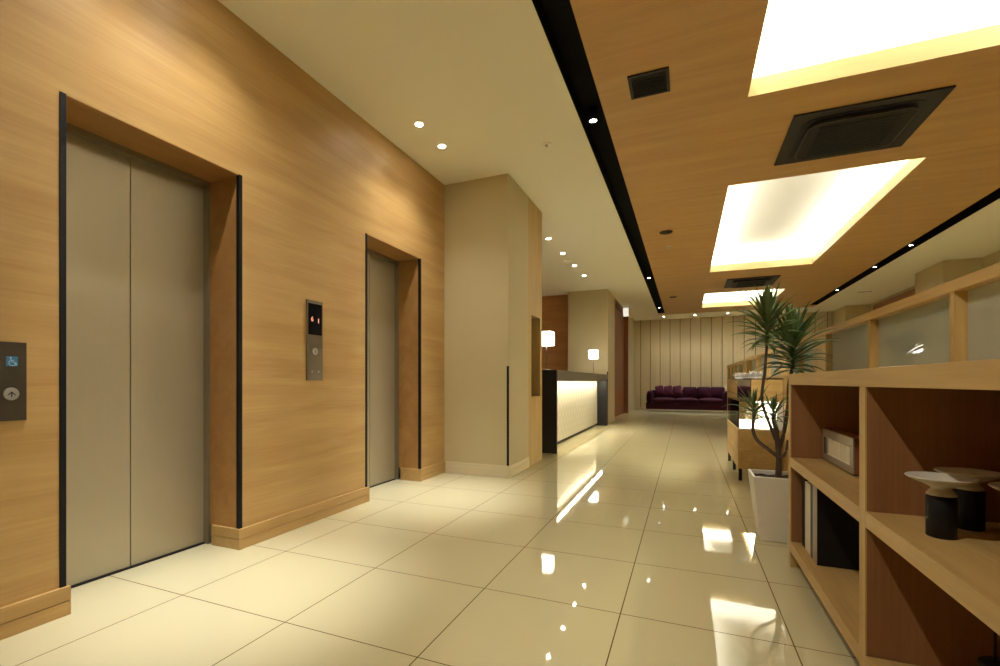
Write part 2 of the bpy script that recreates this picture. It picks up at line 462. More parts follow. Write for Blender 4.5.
# column beyond the lifts
Y1, Y2, Y3 = 4.47, 5.115, 5.675
struct(MB().box(-2.9, XC, Y1, Y2, 0, H).build('wall_column', 'paint'))
b = MB()
for z0, z1, e in ((0, 0.075, 0.014), (0.076, 0.115, 0.010)):
    b.box(XL+0.0165, XC+e, Y1-e, Y1, z0, z1); b.box(XC, XC+e, Y1, Y2, z0, z1)
struct(b.build('baseboard_column', 'base_paint'))
b = MB(); b.box(XC-0.018, XC+0.004, Y1-0.004, Y1, 0.116, 1.10); b.box(XC, XC+0.004, Y1, Y1+0.004, 0.116, 1.10)
struct(b.build('trim_5', 'black_trim'))
# oak end panel with a tall niche
b = MB()
ny0, ny1, nz0, nz1 = 5.235, 5.585, 0.775, 1.70
b.box(-2.9, XC-0.12, Y2, Y3, 0, H)
b.box(XC-0.12, XC, Y2, ny0, 0, H); b.box(XC-0.12, XC, ny1, Y3, 0, H)
b.box(XC-0.12, XC, ny0, ny1, 0, nz0); b.box(XC-0.12, XC, ny0, ny1, nz1, H)
struct(b.build('wall_niche', 'oak_z'))
struct(MB().box(XC-0.1195, XC-0.112, ny0+0.001, ny1-0.001, nz0+0.001, nz1-0.001).build('trim_6', 'grey_metal'))
# reception alcove
struct(MB().box(-4.2, -4.0, Y3-0.6, 11.5, 0, H).build('wall_alcove', 'paint'))
struct(MB().box(-4.0, -2.9, Y3-0.3, Y3-0.1, 0, H).build('wall_alcove_near', 'paint'))
struct(MB().box(-4.0, -2.47, 11.25, 11.45, 0, H).build('wall_reception', 'red_wood_x'))
# far column, wood door, end of the left side
YC = 10.93
b = MB(); b.box(-2.47, -1.58, YC, 12.05, 0, H); b.box(-2.47, -1.58, 15.05, YB, 0, H); b.box(-2.47, -1.58, 12.05, 15.05, 2.97, H)
struct(b.build('wall_far_left', 'paint'))
b = MB(); b.box(-1.58, -1.57, YC-0.01, 12.05, 0, 0.1); b.box(-2.2, -1.57, YC-0.01, YC, 0, 0.1); b.box(-1.58, -1.57, 15.05, YB, 0, 0.1)
struct(b.build('baseboard_far_left', 'paint'))
struct(MB().box(-1.60, -1.576, YC-0.004, YC, 0.11, 1.17).build('trim_7', 'black_trim'))
d = thing('door_1', 'dark red-brown full-height wood door beyond the reception counter', 'door', (-1.8, 13.55, 0)); d['kind'] = 'structure'
MB().box(-1.80, -1.70, 12.13, 13.545, 0.005, 2.90, 0.004).build('door_leaf', 'red_wood_z', d)
MB().box(-1.80, -1.70, 13.555, 14.97, 0.005, 2.90, 0.004).build('door_leaf', 'red_wood_z', d)
b = MB(); b.box(-1.82, -1.575, 12.05, 12.125, 0, 2.97); b.box(-1.82, -1.575, 14.975, 15.05, 0, 2.97); b.box(-1.82, -1.575, 12.125, 14.975, 2.905, 2.97)
b.build('door_frame', 'red_wood_z', d)

# back wall: pleated beige panels with dark joints
bw = MB().box(-2.47, XR+0.3, YB, YB+0.2, 0, H).build('wall_back', 'paint'); struct(bw)
M['pleat'] = plain('pleated wall panel', (0.62, 0.52, 0.32), 0.8, noise=0.04, nscale=20)
M['joint'] = plain('wall joint', (0.20, 0.12, 0.055), 0.6)
k = 0
xs = [-1.385+0.305*i for i in range(19)]
b = MB(); jn = MB(); b.box(-1.57, -1.401, YB-0.004, YB, 0.08, H)
for a, c in zip(xs, xs[1:]):
    jn.box(a-0.010, a+0.010, YB-0.006, YB, 0.08, H)
    n = 4; ww = (c-a-0.020)/n
    for j in range(n):
        x0 = a+0.010+j*ww
        b.prism([(x0, YB), (x0+ww*0.5, YB-0.007), (x0+ww, YB)], 'z', 0.08, H)
struct(b.build('wall_panelling', 'pleat')); struct(jn.build('trim_8', 'joint'))
struct(MB().box(-1.57, XR, YB-0.03, YB, 0, 0.078).build('baseboard_back', 'paint'))
# right side of the lobby
struct(MB().box(XR, XR+0.2, YF, YB, 0, H).build('wall_right', 'paint'))
struct(MB().box(4.0, XR, 10.63, 11.72, 0, H).build('wall_pier', 'paint'))
struct(MB().box(3.95, XR, 15.9, YB, 0, H).build('wall_pier_far', 'paint'))
struct(MB().box(XR-0.06, XR, 12.2, 15.5, 2.2, 2.92).build('trim_9', 'red_wood'))
struct(MB().box(-4.2, XR+0.2, YF-0.2, YF, 0, H).build('wall_front', 'paint'))

# ceilings
TL0, TL1 = -0.76, -0.572      # left black channel
TR0, TR1 = 3.045, 3.225         # right black channel
TE = 15.4; WE = 15.8
b = MB()
b.box(-4.2, TL0, YF, YB+0.2, H, H+0.05)
b.box(TL0, TR1, WE, YB+0.2, H, H+0.05)
b.box(TR1, XR+0.2, YF, YB+0.2, H, H+0.05)
struct(b.build('ceiling', 'white_ceil'))
WX0, WX1 = 0.41, 2.02
WELLS = [(-0.37, 3.965), (5.68, 10.03), (12.45, 14.75)]
b = MB()
ys = [YF]
for a, c in WELLS:
    b.box(TL1, TR0, ys[-1], a, H, H+0.02)
    b.box(TL1, WX0, a, c, H, H+0.02); b.box(WX1, TR0, a, c, H, H+0.02)
    ys.append(c)
b.box(TL1, TR0, ys[-1], WE, H, H+0.02)
b.box(TL0, TL1, TE, WE, H, H+0.02); b.box(TR0, TR1, TE, WE, H, H+0.02)
cw = struct(b.build('ceiling_wood', 'ceil_wood'))
struct(MB().box(-4.2, XR+0.2, YF, YB+0.2, H+0.6, H+0.7).build('ceiling_slab', 'black_recess'))
def channel(name, x0, x1):
    b = MB(); z = H
    b.box(x0, x0+0.006, YF, TE, z, z+0.12); b.box(x1-0.006, x1, YF, TE, z, z+0.12)
    b.box(x0+0.006, x1-0.006, YF, TE, z+0.11, z+0.12); b.box(x0+0.006, x1-0.006, TE-0.006, TE, z, z+0.11)
    struct(b.build(name, 'black_recess'))
channel('trim_10', TL0, TL1); channel('trim_11', TR0, TR1)

# cove lights
WP = 74
wl = ['nearest large glowing recessed ceiling light, cut by top edge of photo',
      'middle large rectangular glowing ceiling recess between the two ceiling cassettes',
      'farthest smaller glowing ceiling recess above the potted plant']
for (a, c), lab in zip(WELLS, wl):
    r = thing('cove_light', lab, 'ceiling light', ((WX0+WX1)/2, (a+c)/2, H), 'recessed cove lights')
    g = 0.20; zt = H+0.36
    MB().frame(WX0-0.018, WX1+0.018, a-0.018, c+0.018, H+0.0205, H+0.13, 0.018).frame(WX0, WX1, a, c, H, H+0.0204, 0.002).build('lip', 'lip_wood', r)
    b = MB(); b.frame(WX0-g-0.01, WX1+g+0.01, a-g-0.01, c+g+0.01, H+0.021, zt, 0.01)
    b.box(WX0-g-0.01, WX1+g+0.01, a-g-0.01, c+g+0.01, zt, zt+0.01)
    b.frame(WX0-g, WX1+g, a-g, c+g, H+0.021, H+0.026, g-0.02)
    b.build('cove_pan', 'cove', r)
    ln = c-a; lw = WX1-WX0; tot = ln*2+lw*2; P = WP*tot/(2*4.35+2*lw)
    zl = H+0.122
    for nm, x, y, sx, sy in (('s', (WX0+WX1)/2, a-0.10, lw, 0.05), ('n', (WX0+WX1)/2, c+0.10, lw, 0.05),
                             ('w', WX0-0.10, (a+c)/2, 0.05, ln), ('e', WX1+0.10, (a+c)/2, 0.05, ln)):
        MB().box(x-sx/2, x+sx/2, y-sy/2, y+sy/2, H+0.027, zl-0.004).build('light_strip', 'white', r)
        area('strip_light', (x, y, zl), sx, sy, P*max(sx, sy)/tot, (PI, 0, 0), (1.0, 1.0, 0.90), r)

# ceiling fittings
def dark_box(name, lab, cat, x0, x1, y0, y1, fw):
    r = thing(name, lab, cat, ((x0+x1)/2, (y0+y1)/2, H))
    MB().frame(x0, x1, y0, y1, H-0.012, H, fw).build('frame', 'dark_brown', r)
    b = MB(); b.box(x0+fw, x1-fw, y0+fw, y1-fw, H-0.004, H-0.0005)
    n = 9
    for i in range(n):
        y = y0+fw+(i+0.5)*(y1-y0-2*fw)/n; b.box(x0+fw, x1-fw, y-0.002, y+0.002, H-0.010, H-0.004)
    b.build('grille', 'black', r)
    return r
dark_box('ceiling_vent', 'small rectangular black vent in wood ceiling beside the black slot', 'vent', -0.36, -0.10, 3.37, 3.645, 0.02)
def rrect(x0, x1, y0, y1, r, n=6):
    pts = []
    for cx, cy, a0 in ((x1-r, y1-r, 0), (x0+r, y1-r, 90), (x0+r, y0+r, 180), (x1-r, y0+r, 270)):
        for i in range(n+1):
            a = math.radians(a0+90*i/n); pts.append((cx+r*math.cos(a), cy+r*math.sin(a)))
    return pts
def cassette(x0, x1, y0, y1, lab):
    r = thing('air_conditioner', lab, 'air conditioner', ((x0+x1)/2, (y0+y1)/2, H), 'ceiling cassette air conditioners')
    MB().box(x0, x1, y0, y1, H-0.014, H-0.0002, 0.003).build('cover_frame', 'dark_brown', r)
    w_ = x1-x0; m = 0.10*w_/0.95
    MB().prism(rrect(x0+m*0.82, x1-m*0.82, y0+m*0.82, y1-m*0.82, 0.13), 'z', H-0.020, H-0.014).build('air_slot', 'black', r)
    MB().prism(rrect(x0+m*1.25, x1-m*1.25, y0+m*1.25, y1-m*1.25, 0.11), 'z', H-0.045, H-0.020).build('face_panel', 'dark_brown_b', r, bevel=0.006)
    ring = [(u, v, H-0.0455) for u, v in rrect(x0+m*1.3, x1-m*1.3, y0+m*1.3, y1-m*1.3, 0.10)]
    MB().tube(ring+[ring[0]], 0.0028, 6).build('panel_edge', 'bronze', r)
    q = 0.21*w_
    b = MB(); b.box(x0+q, x1-q, y0+q, y1-q, H-0.049, H-0.045)
    for i in range(14):
        y = y0+q+(i+0.5)*(y1-y0-2*q)/14; b.box(x0+q+0.01, x1-q-0.01, y-0.004, y+0.004, H-0.053, H-0.049)
    b.build('intake_grille', 'black', r)
cassette(0.765, 1.715, 4.375, 5.30, 'large dark square ceiling air conditioner between first two light recesses')
cassette(0.76, 1.68, 10.83, 11.80, 'small-looking farther dark ceiling air conditioner before the farthest light recess')
def round_grille(x, y, rr, lab):
    r = thing('ceiling_speaker', lab, 'speaker', (x, y, H), 'round ceiling speakers')
    MB().lathe([(rr, 0), (rr, -0.008), (rr*0.86, -0.012)], (x, y, H), 28).build('rim', 'dark_brown', r)
    MB().lathe([(rr*0.80, 0.0), (rr*0.78, -0.0025)], (x, y, H-0.0121), 24).build('mesh', 'black', r)
round_grille(-0.247, 7.09, 0.085, 'nearer round dark speaker in wood ceiling left of middle light recess')
round_grille(-0.28, 12.6, 0.085, 'farther round dark speaker in wood ceiling near far end of slot')
# faint access hatch outline and a sprinkler in the wood ceiling
b = MB(); b.frame(0.155, 0.62, 4.68, 5.13, H-0.0012, H-0.0001, 0.004)
tag(b.build('access_hatch', 'oak_x'), 'faint square hatch outline in wood ceiling left of near air conditioner', 'hatch')
def small_cap(x, y, lab, name='sprinkler', rr=0.035):
    r = thing(name, lab, name, (x, y, H))
    MB().lathe([(rr, 0), (rr, -0.004), (rr*0.8, -0.008)], (x, y, H), 20).build('plate', 'white_ceil', r)
    MB().lathe([(rr*0.35, 0), (rr*0.3, -0.02), (rr*0.5, -0.022), (rr*0.5, -0.025)], (x, y, H-0.0082), 14).build('head', 'white_ceil', r)
small_cap(-0.24, 7.85, 'small pale sprinkler on wood ceiling by the round speaker')
small_cap(-1.10, 4.05, 'small pale sprinkler on white ceiling above the cream column')
r = thing('smoke_detector', 'round cream smoke detector among the four ceiling downlights', 'smoke detector', (-1.835, 8.12, H))
MB().lathe([(0.07, 0), (0.07, -0.015), (0.05, -0.03)], (-1.835, 8.12, H), 24).build('base', 'white_ceil', r)
MB().lathe([(0.03, 0), (0.028, -0.015)], (-1.835, 8.12, H-0.0302), 20).build('sensor', 'white', r)

# downlights
def downlight(x, y, lab, power, ang=95, rr=0.028, name='downlight', disc='lamp_disc', z=H, group='ceiling downlights', trim='white', col=(1.0, 0.95, 0.86)):
    r = thing(name, lab, 'downlight', (x, y, z), group)
    b = MB(); b.lathe([(rr*1.0, 0.0), (rr*1.5, 0.0), (rr*1.5, -0.004), (rr*1.35, -0.006), (rr*1.0, -0.003)], (x, y, z), 24, cap=False)
    b.build('trim_ring', trim, r)
    MB().lathe([(rr, -0.001), (rr*0.98, -0.0045)], (x, y, z), 20).build('lamp', disc, r)
    spot('beam', (x, y, z-0.012), power*0.30, ang+15, 0.9, parent=r, rad=0.03, col=col)
    spot('beam', (x, y, z-0.012), power*(1.9 if power > 55 else 1.5), ang*0.42, 1.0, parent=r, rad=0.03, col=(0.97, 0.98, 1.0))
    return r
DP = 62
downlight(-1.948, 3.33, 'white ceiling downlight, left of the two near the lift wall', DP)
downlight(-1.948, 3.72, 'white ceiling downlight, right of the two near the lift wall', DP)
for y, l in ((1.33, 'white ceiling downlight above the nearer elevator, on the entrance side'), (1.73, 'white ceiling downlight above the nearer elevator, on the far side')):
    downlight(-1.948, y, l, DP)
for y, lab in ((6.73, 'first and nearest of four small downlights over the reception counter'), (7.6, 'second of four small downlights over the reception counter'),
               (8.48, 'third of four small downlights, just past the smoke detector'), (9.35, 'fourth and farthest of the small downlights over the reception counter')):
    downlight(-1.80, y, lab, 62, 95)
for x, lab in ((-0.63, 'leftmost small downlight before the beige back wall'), (0.265, 'second small downlight from left before the beige back wall'),
               (1.16, 'third small downlight from left before the beige back wall'), (2.06, 'small downlight before back wall, seen behind the palm leaves')):
    downlight(x, 16.25, lab, 52, 105)
def track_spot(x, y, lab, p=16, aim=None, ang=70):
    r = thing('spotlight', lab, 'spotlight', (x, y, H+0.11), 'spotlights in the black ceiling slots')
    MB().lathe([(0.036, 0), (0.036, -0.10), (0.028, -0.10), (0.028, -0.092)], (x, y, H+0.11), 20).build('housing', 'black', r)
    MB().lathe([(0.0275, 0), (0.0275, -0.003)], (x, y, H+0.11-0.0925), 18).build('lamp', 'track_disc', r)
    rot = (0, 0, 0)
    if aim: rot = (Vector((x, y, H)) - Vector(aim)).to_track_quat('Z', 'Y').to_euler()
    spot('beam', (x, y, H-0.002), p, ang, 0.8, parent=r, rad=0.02, rot=rot, col=(1.0, 0.93, 0.78))
track_spot(-0.672, 0.30, 'spotlight in left black ceiling slot above the shelf unit', 58, (0.6, 1.75, 0.5))
track_spot(-0.672, -1.6, 'added unseen spotlight in left black ceiling slot behind the shelf unit', 12)  # extra spotlight out of view, added as fill for the near end
for y, l in ((-1.5, 'added unseen downlight beyond the partition, nearest the front wall'), (1.5, 'second added unseen downlight beyond the partition, beside the shelves'), (4.5, 'third added unseen downlight beyond the partition, level with the display case'), (7.5, 'added unseen downlight beyond the partition, just before the pier')):
    downlight(3.85, y, l, 54, 125, col=(1.0, 0.96, 0.84))  # unseen downlights added to brighten the room behind the glass
for y, l in ((3.86, 'bright nearest spotlight in left black ceiling slot'), (10.17, 'second visible spotlight along left black ceiling slot'),
             (14.4, 'farthest spotlight at end of left black ceiling slot')):
    if y < 5: track_spot(-0.672, y, l, 190, (0.66, 5.85, 1.0), 34)
    else: track_spot(-0.672, y, l)
for y, l in ((9.31, 'nearest visible spotlight in right black ceiling slot'), (10.82, 'middle visible spotlight in right black ceiling slot'),
             (13.2, 'farthest visible spotlight in right black ceiling slot')):
    track_spot(3.13, y, l)
# slots in the right ceiling
for i, (x, y, l) in enumerate(((3.75, 13.6, 'thin dark slot vent in white ceiling above the partition'),)):
    r = thing('slot_vent', l, 'vent', (x, y, H))
    MB().frame(x-0.15, x+0.15, y-0.06, y+0.06, H-0.008, H, 0.012).build('frame', 'white_ceil', r)
    MB().box(x-0.138, x+0.138, y-0.048, y+0.048, H-0.004, H-0.0005).build('slot', 'bronze', r)

# small white sign box by the far door
r = thing('wall_sign', 'small white box sign fixed high beside the red-brown door', 'sign', (-1.54, 13.6, 2.78))
MB().box(-1.575, -1.56, 13.55, 13.65, 2.82, 2.88).build('bracket', 'silver', r)
MB().box(-1.56, -1.42, 13.575, 13.625, 2.72, 2.95, 0.004).build('sign_box', 'sign_white', r)

# ------------------------------------------------------------------ reception counter
r = thing('reception_counter', 'long dark reception counter with glowing cream quilted front panel', 'counter', (-1.9, 8.4, 0))
CX0, CX1 = -2.25, -1.55; CY0, CY1 = 6.19, 10.75
MB().box(CX0, CX1, CY0, CY0+0.05, 0, 1.10).build('end_panel', 'black', r, bevel=0.002)
MB().box(CX0, CX1, 10.55, CY1, 0, 1.0).build('end_panel', 'black', r, bevel=0.002)
M['counter_top'] = plain('dark stained counter', (0.10, 0.075, 0.052), 0.35, noise=0.15, nscale=15)
b = MB(); b.box(CX0, CX1, CY0+0.0503, CY1, 1.0, 1.10); b.box(CX1-0.03, CX1, CY0+0.0501, 10.5499, 0.955, 0.9999)
b.build('counter_top', 'counter_top', r, bevel=0.002)
MB().box(-1.80, -1.75, CY0+0.0505, 10.5495, 0.05, 0.999).build('front_panel', 'diamond', r)
MB().box(-1.80, -1.77, CY0+0.0505, 10.5495, 0.0, 0.0499).build('toe_kick', 'dark_brown', r)
MB().box(-1.66, -1.63, CY0+0.08, 10.5, 0.990, 0.9995).build('light_strip', 'strip', r)
area('counter_light', (-1.645, 8.36, 0.985), 0.03, 4.2, 15, (0, math.radians(-12), 0), (1.0, 0.90, 0.66), r)
def table_lamp(x, y, lab, pw=5):
    r = thing('table_lamp', lab, 'lamp', (x, y, 1.10), 'table lamps on the reception counter')
    MB().lathe([(0.055, 0), (0.055, 0.012), (0.012, 0.018)], (x, y, 1.1002), 24).build('base', 'grey_metal', r)
    MB().tube([(x, y, 1.117), (x, y, 1.50)], 0.004, 8).build('stem', 'grey_metal', r)
    b = MB(); z0, z1, h_ = 1.437, 1.622, 0.088
    b.frame(x-h_, x+h_, y-h_, y+h_, z0, z1, 0.006)
    sh = b.build('lamp_shade', 'shade', r, bevel=0.003)
    MB().box(x-h_+0.0065, x+h_-0.0065, y-h_+0.0065, y+h_-0.0065, z1-0.012, z1-0.006).build('diffuser', 'shade', sh)
table_lamp(-1.73, 6.36, 'square white glowing lamp at near end of reception counter')
table_lamp(-1.81, 10.45, 'square white glowing lamp at far end of reception counter')

# ------------------------------------------------------------------ sofa at the back wall
def cushion(name, cx, cy, cz, sx, sy, sz, mat, parent=None, rot=(0, 0, 0)):
    t_ = bmesh.new(); bmesh.ops.create_cube(t_, size=1)
    bmesh.ops.subdivide_edges(t_, edges=t_.edges[:], cuts=3, use_grid_fill=True)
    R = Matrix.Rotation(rot[2], 3, 'Z') @ Matrix.Rotation(rot[1], 3, 'Y') @ Matrix.Rotation(rot[0], 3, 'X')
    dims = (sx, sy, sz); th = dims.index(min(dims))
    for v in t_.verts:
        p = [v.co.x*2, v.co.y*2, v.co.z*2]
        oth = [i for i in range(3) if i != th]
        q = max(abs(p[oth[0]]), abs(p[oth[1]])); 
        f = 1.0 if q < 0.9 else 0.62
        p[th] *= f*(1.0+0.12*(1-q))
        v.co = R @ Vector((p[0]*sx/2, p[1]*sy/2, p[2]*sz/2))
    for v in t_.verts: v.co += Vector((cx, cy, cz))
    b = MB(); b.add(t_)
    return b.build(name, mat, parent, smooth=True, subsurf=2)
SX0, SX1, SY0, SY1 = -1.14, 1.22, 15.85, 16.80
r = thing('sofa', 'long dark plum velvet sofa on chrome legs against beige back wall', 'sofa', (0.04, 16.3, 0))
MB().box(SX0, SX1, SY0+0.02, SY1, 0.095, 0.30, 0.03).build('base', 'plum', r, smooth=False)
cushion('arm', SX0+0.10, (SY0+SY1)/2, 0.44, 0.20, SY1-SY0, 0.42, 'plum', r)
cushion('arm', SX1-0.10, (SY0+SY1)/2, 0.44, 0.20, SY1-SY0, 0.42, 'plum', r)
cushion('backrest', (SX0+SX1)/2, SY1-0.09, 0.47, SX1-SX0, 0.18, 0.42, 'plum', r)
n = 3; wd = (SX1-SX0-0.4)/n
for i in range(n):
    x = SX0+0.2+wd*(i+0.5)
    cushion('seat_cushion', x, SY0+0.38, 0.36, wd-0.005, 0.78, 0.17, 'plum', r)
for x in (0.12, 0.52, 0.90):
    cushion('back_cushion', x, SY1-0.26, 0.60, 0.40, 0.18, 0.36, 'plum', r, (math.radians(-8), 0, 0))
for x in (SX0+0.05, SX1-0.12):
    for y in (SY0+0.06, SY1-0.08):
        MB().box(x-0.015, x+0.015, y-0.015, y+0.015, 0, 0.10, 0.003).build('leg', 'chrome', r)
for i, (x, l) in enumerate(((-0.765, 'plum cushion leaning against left arm of the sofa, leftmost of pile'), (-0.50, 'plum cushion in middle of the leaning pile on sofa left end'),
                             (-0.235, 'plum cushion at right of the leaning pile on sofa left end'))):
    o = cushion('throw_pillow', 0, 0, 0, 0.255, 0.12, 0.32, 'plum_l', None, (0, 0, 0))
    o.location = (x, SY1-0.335, 0.655); o.rotation_euler = (math.radians(-13), math.radians(-9), 0)
    tag(o, l, 'cushion', 'throw pillows on the sofa')

# ------------------------------------------------------------------ low partition with framed glass
PX0, PX1 = 0.833, 0.885
PYN, PYF = -1.6, 11.85
zr0, zr1 = 1.252, 1.290
r = thing('glass_partition', 'long low oak partition with framed frosted glass running behind the shelves', 'partition', (0.86, 5.0, 0))
MB().box(PX0, PX1, PYN, PYF, 0.0, 0.985).build('lower_panel', 'oak_y', r)
MB().box(PX0-0.004, PX1+0.004, PYN, PYF, zr0, zr1).build('top_rail', 'oak_y', r, bevel=0.0015)
MB().box(PX0-0.002, PX1+0.002, PYN, PYF, 0.985, 1.005).build('bottom_rail', 'oak_y', r)
posts = []
y = 2.155+0.815*-4
while y < PYF-0.3:
    posts.append(y); y += 0.815
posts.append(PYF-0.03)
prev = PYN
for y in posts:
    MB().box(PX0, PX1, y-0.015, y+0.015, 1.0052, zr0-0.0002).build('post', 'oak_z', r)
    if y - prev > 0.05:
        MB().box(0.868, 0.876, prev+0.0152 if prev != PYN else prev, y-0.0152, 1.0055, zr0-0.0005).build('glass_pane', 'frost', r)
    prev = y
for a, c in ((3.81, 4.13), (5.17, 5.40), (8.2, 8.5)):
    MB().box(0.838, 0.866, a, c, 1.0054, zr0-0.0004).build('infill_panel', 'oak_z', r)

# ------------------------------------------------------------------ oak shelf unit
FX, BX = 0.49, 0.832
YE = 2.94
r = thing('shelf_unit', 'long low oak open shelving unit in right foreground', 'shelf', (0.66, 1.3, 0))
MB().box(FX, BX, -1.53, YE, 0.931, 0.985, 0.001).build('top_board', 'oak_y', r)
divs = [(YE-0.05, YE), (1.777, 1.829), (0.66, 0.712), (-0.46, -0.408), (-1.53, -1.478)]
for i, (a, c) in enumerate(divs):
    MB().box(FX, BX-0.0185, a, c, 0.0, 0.9305, 0.0008).build('side_panel' if i in (0, 4) else 'divider', 'oak_z', r)
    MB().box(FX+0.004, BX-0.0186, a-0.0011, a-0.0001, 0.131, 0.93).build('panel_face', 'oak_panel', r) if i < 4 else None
for (a, c), (e, f) in zip(divs, divs[1:]):
    y0, y1 = f+0.0003, a-0.0012
    MB().box(FX, BX-0.0186, y0, y1, 0.513, 0.560, 0.0008).build('shelf_board', 'oak_y', r)
    MB().box(FX, BX-0.0186, y0, y1, 0.080, 0.130, 0.0008).build('bottom_board', 'oak_y', r)
    MB().box(FX+0.05, FX+0.065, y0, y1, 0.0, 0.0795).build('kick_board', 'kick', r)
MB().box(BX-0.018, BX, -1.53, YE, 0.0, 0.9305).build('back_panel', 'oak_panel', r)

# things on the shelves
def pedestal(x, y, lab, R=0.069, rc=0.029):
    z = 0.5602
    r = thing('pedestal_dish', lab, 'dish', (x, y, z), 'pedestal dishes on the middle shelf')
    MB().lathe([(rc-0.002, 0), (rc, 0.003), (rc, 0.100), (rc-0.002, 0.103)], (x, y, z), 40).build('pedestal', 'black', r)
    MB().lathe([(rc-0.001, 0.1035), (rc, 0.105), (rc-0.003, 0.111), (0.020, 0.118), (0.019, 0.122), (0.032, 0.130), (R-0.006, 0.143), (R, 0.148), (R-0.001, 0.150),
                (R-0.006, 0.1485), (0.04, 0.1375), (0.01, 0.135)], (x, y, z), 48).build('dish', 'dish', r)
pedestal(0.583, 1.560, 'shallow cream dish on black cylinder foot, leftmost and nearest the divider')
pedestal(0.683, 1.675, 'shallow cream dish on black cylinder standing behind the front one')
pedestal(0.704, 1.466, 'cream dish on black cylinder cut off by right edge of photo')
# silver framed desk clock
CYa, CYb = 2.41, 2.885; cx0, cx1 = 0.625, 0.685; cz = 0.5655
r = thing('desk_clock', 'silver framed box clock with pale segmented window on the upper shelf', 'clock', (0.65, 2.66, 0.56))
b = MB(); fz0, fz1 = cz, cz+0.149
b.box(cx0, cx0+0.006, CYa, CYb, fz1-0.038, fz1); b.box(cx0, cx0+0.006, CYa, CYb, fz0, fz0+0.032)
b.box(cx0, cx0+0.006, CYa, CYa+0.045, fz0+0.032, fz1-0.038); b.box(cx0, cx0+0.006, CYb-0.085, CYb, fz0+0.032, fz1-0.038)
b.build('front_frame', 'silver', r, bevel=0.002)
MB().box(cx0-0.0006, cx0-0.0001, CYb-0.058, CYb-0.035, fz0+0.03, fz1-0.04).build('dark_slot', 'black', r)
MB().box(cx0+0.0061, cx1, CYa, CYb, fz0, fz1, 0.002).build('housing', 'red_wood_z', r)
M['clock_face'] = plain('pale clock face', (0.70, 0.66, 0.50), 0.5)
b = MB(); n = 5; a0, a1 = CYa+0.046, CYb-0.086; wd = (a1-a0)/n
for i in range(n): b.box(cx0+0.003, cx0+0.0058, a0+i*wd+0.003, a0+(i+1)*wd-0.003, fz0+0.034, fz1-0.040, 0.002)
b.build('face', 'clock_face', r)
MB().box(cx0+0.001, cx0+0.0058, a0, a1, fz0+0.0322, fz0+0.037).build('inner_ledge', 'white', r)
for y in (CYa+0.08, CYb-0.10):
    MB().lathe([(0.012, 0), (0.010, 0.0052)], (0.655, y, 0.5601), 16).build('foot', 'chrome', r)
# binders in the lower bay
def book(y0, y1, h_, mat, sp, lab, x0=0.535, x1=0.80, page='paper'):
    z = 0.1303
    r = thing('binder', lab, 'binder', ((x0+x1)/2, (y0+y1)/2, z), 'binders on the lower shelf')
    b = MB(); b.box(x0, x1, y0, y0+0.003, z, z+h_); b.box(x0, x1, y1-0.003, y1, z, z+h_)
    b.build('cover', mat, r)
    MB().box(x0, x0+0.003, y0+0.0031, y1-0.0031, z, z+h_).build('spine', sp, r)
    MB().box(x0+0.0032, x1-0.01, y0+0.0033, y1-0.0033, z+0.006, z+h_-0.006).build('pages', page, r)
book(2.800, 2.862, 0.37, 'black', 'black', 'black binder farthest left, next to the unit end panel')
book(2.690, 2.796, 0.33, 'paper', 'paper', 'white-spined binder standing in lower left shelf bay')
book(2.652, 2.686, 0.33, 'dark_brown', 'dark_brown', 'dark brown binder between the white and grey spined binders')
book(2.562, 2.648, 0.365, 'black', 'grey_spine', 'grey-spined binder with large black cover, rightmost in the row')
# black stand with rod in the lower right bay
r = thing('rod_stand', 'black round stand with thin upright rod in lower right bay', 'stand', (0.715, 1.60, 0.13))
MB().lathe([(0.035, 0), (0.035, 0.01), (0.02, 0.02), (0.02, 0.085), (0.042, 0.10), (0.045, 0.115), (0.04, 0.12), (0.006, 0.121)], (0.715, 1.60, 0.1303), 32).build('base', 'black', r)
MB().tube([(0.700, 1.60, 0.2515), (0.700, 1.60, 0.50)], 0.003, 8).build('rod', 'black', r)

# ------------------------------------------------------------------ display case
DX0, DX1, DY0, DY1 = 0.46, 0.828, 5.22, 6.50
r = thing('display_case', 'oak display case with brightly lit glass box beyond the potted plant', 'display case', (0.64, 5.86, 0))
MB().box(DX0, DX1, DY0, DY1, 0.115, 0.30, 0.002).build('lower_body', 'oak_y', r)
MB().box(DX0, DX1, DY0, DY1, 0.303, 0.485, 0.002).build('upper_body', 'oak_y', r)
for x in (DX0+0.02, DX1-0.02):
    for y in (DY0+0.02, (DY0+DY1)/2, DY1-0.02):
        MB().box(x-0.014, x+0.014, y-0.014, y+0.014, 0.0, 0.1148).build('leg', 'black', r)
MB().box(DX0+0.01, DX1-0.01, DY0+0.01, DY1-0.01, 0.4855, 0.500).build('display_floor', 'white_counter', r)
GZ0, GZ1 = 0.5005, 0.755
g = 0.006
for nm, args in (('x', (DX0+0.003, DX0+0.003+g, DY0+0.003, DY1-0.003)), ('y', (DX0+0.0095, DX1-0.0395, DY0+0.003, DY0+0.003+g)), ('y2', (DX0+0.0095, DX1-0.0395, DY1-0.009, DY1-0.003))):
    MB().box(*args, GZ0, GZ1).build('glass_pane', 'glass', r)
MB().box(DX0+0.003, 0.565, DY0+0.003, DY1-0.003, GZ1+0.0005, GZ1+0.0065).build('glass_top', 'glass', r)
MB().box(DX1-0.039, DX1, DY0+0.003, DY1-0.003, 0.4855+0.0150, 0.756).build('back_board', 'white_counter', r)
MB().box(0.57, DX1, DY0+0.003, DY1, 0.7565, 0.965, 0.002).build('wood_block', 'oak_x', r)
MB().box(0.564, 0.5695, DY0+0.003, DY1, 0.757, 0.965).build('mirror_panel', 'mirror', r)
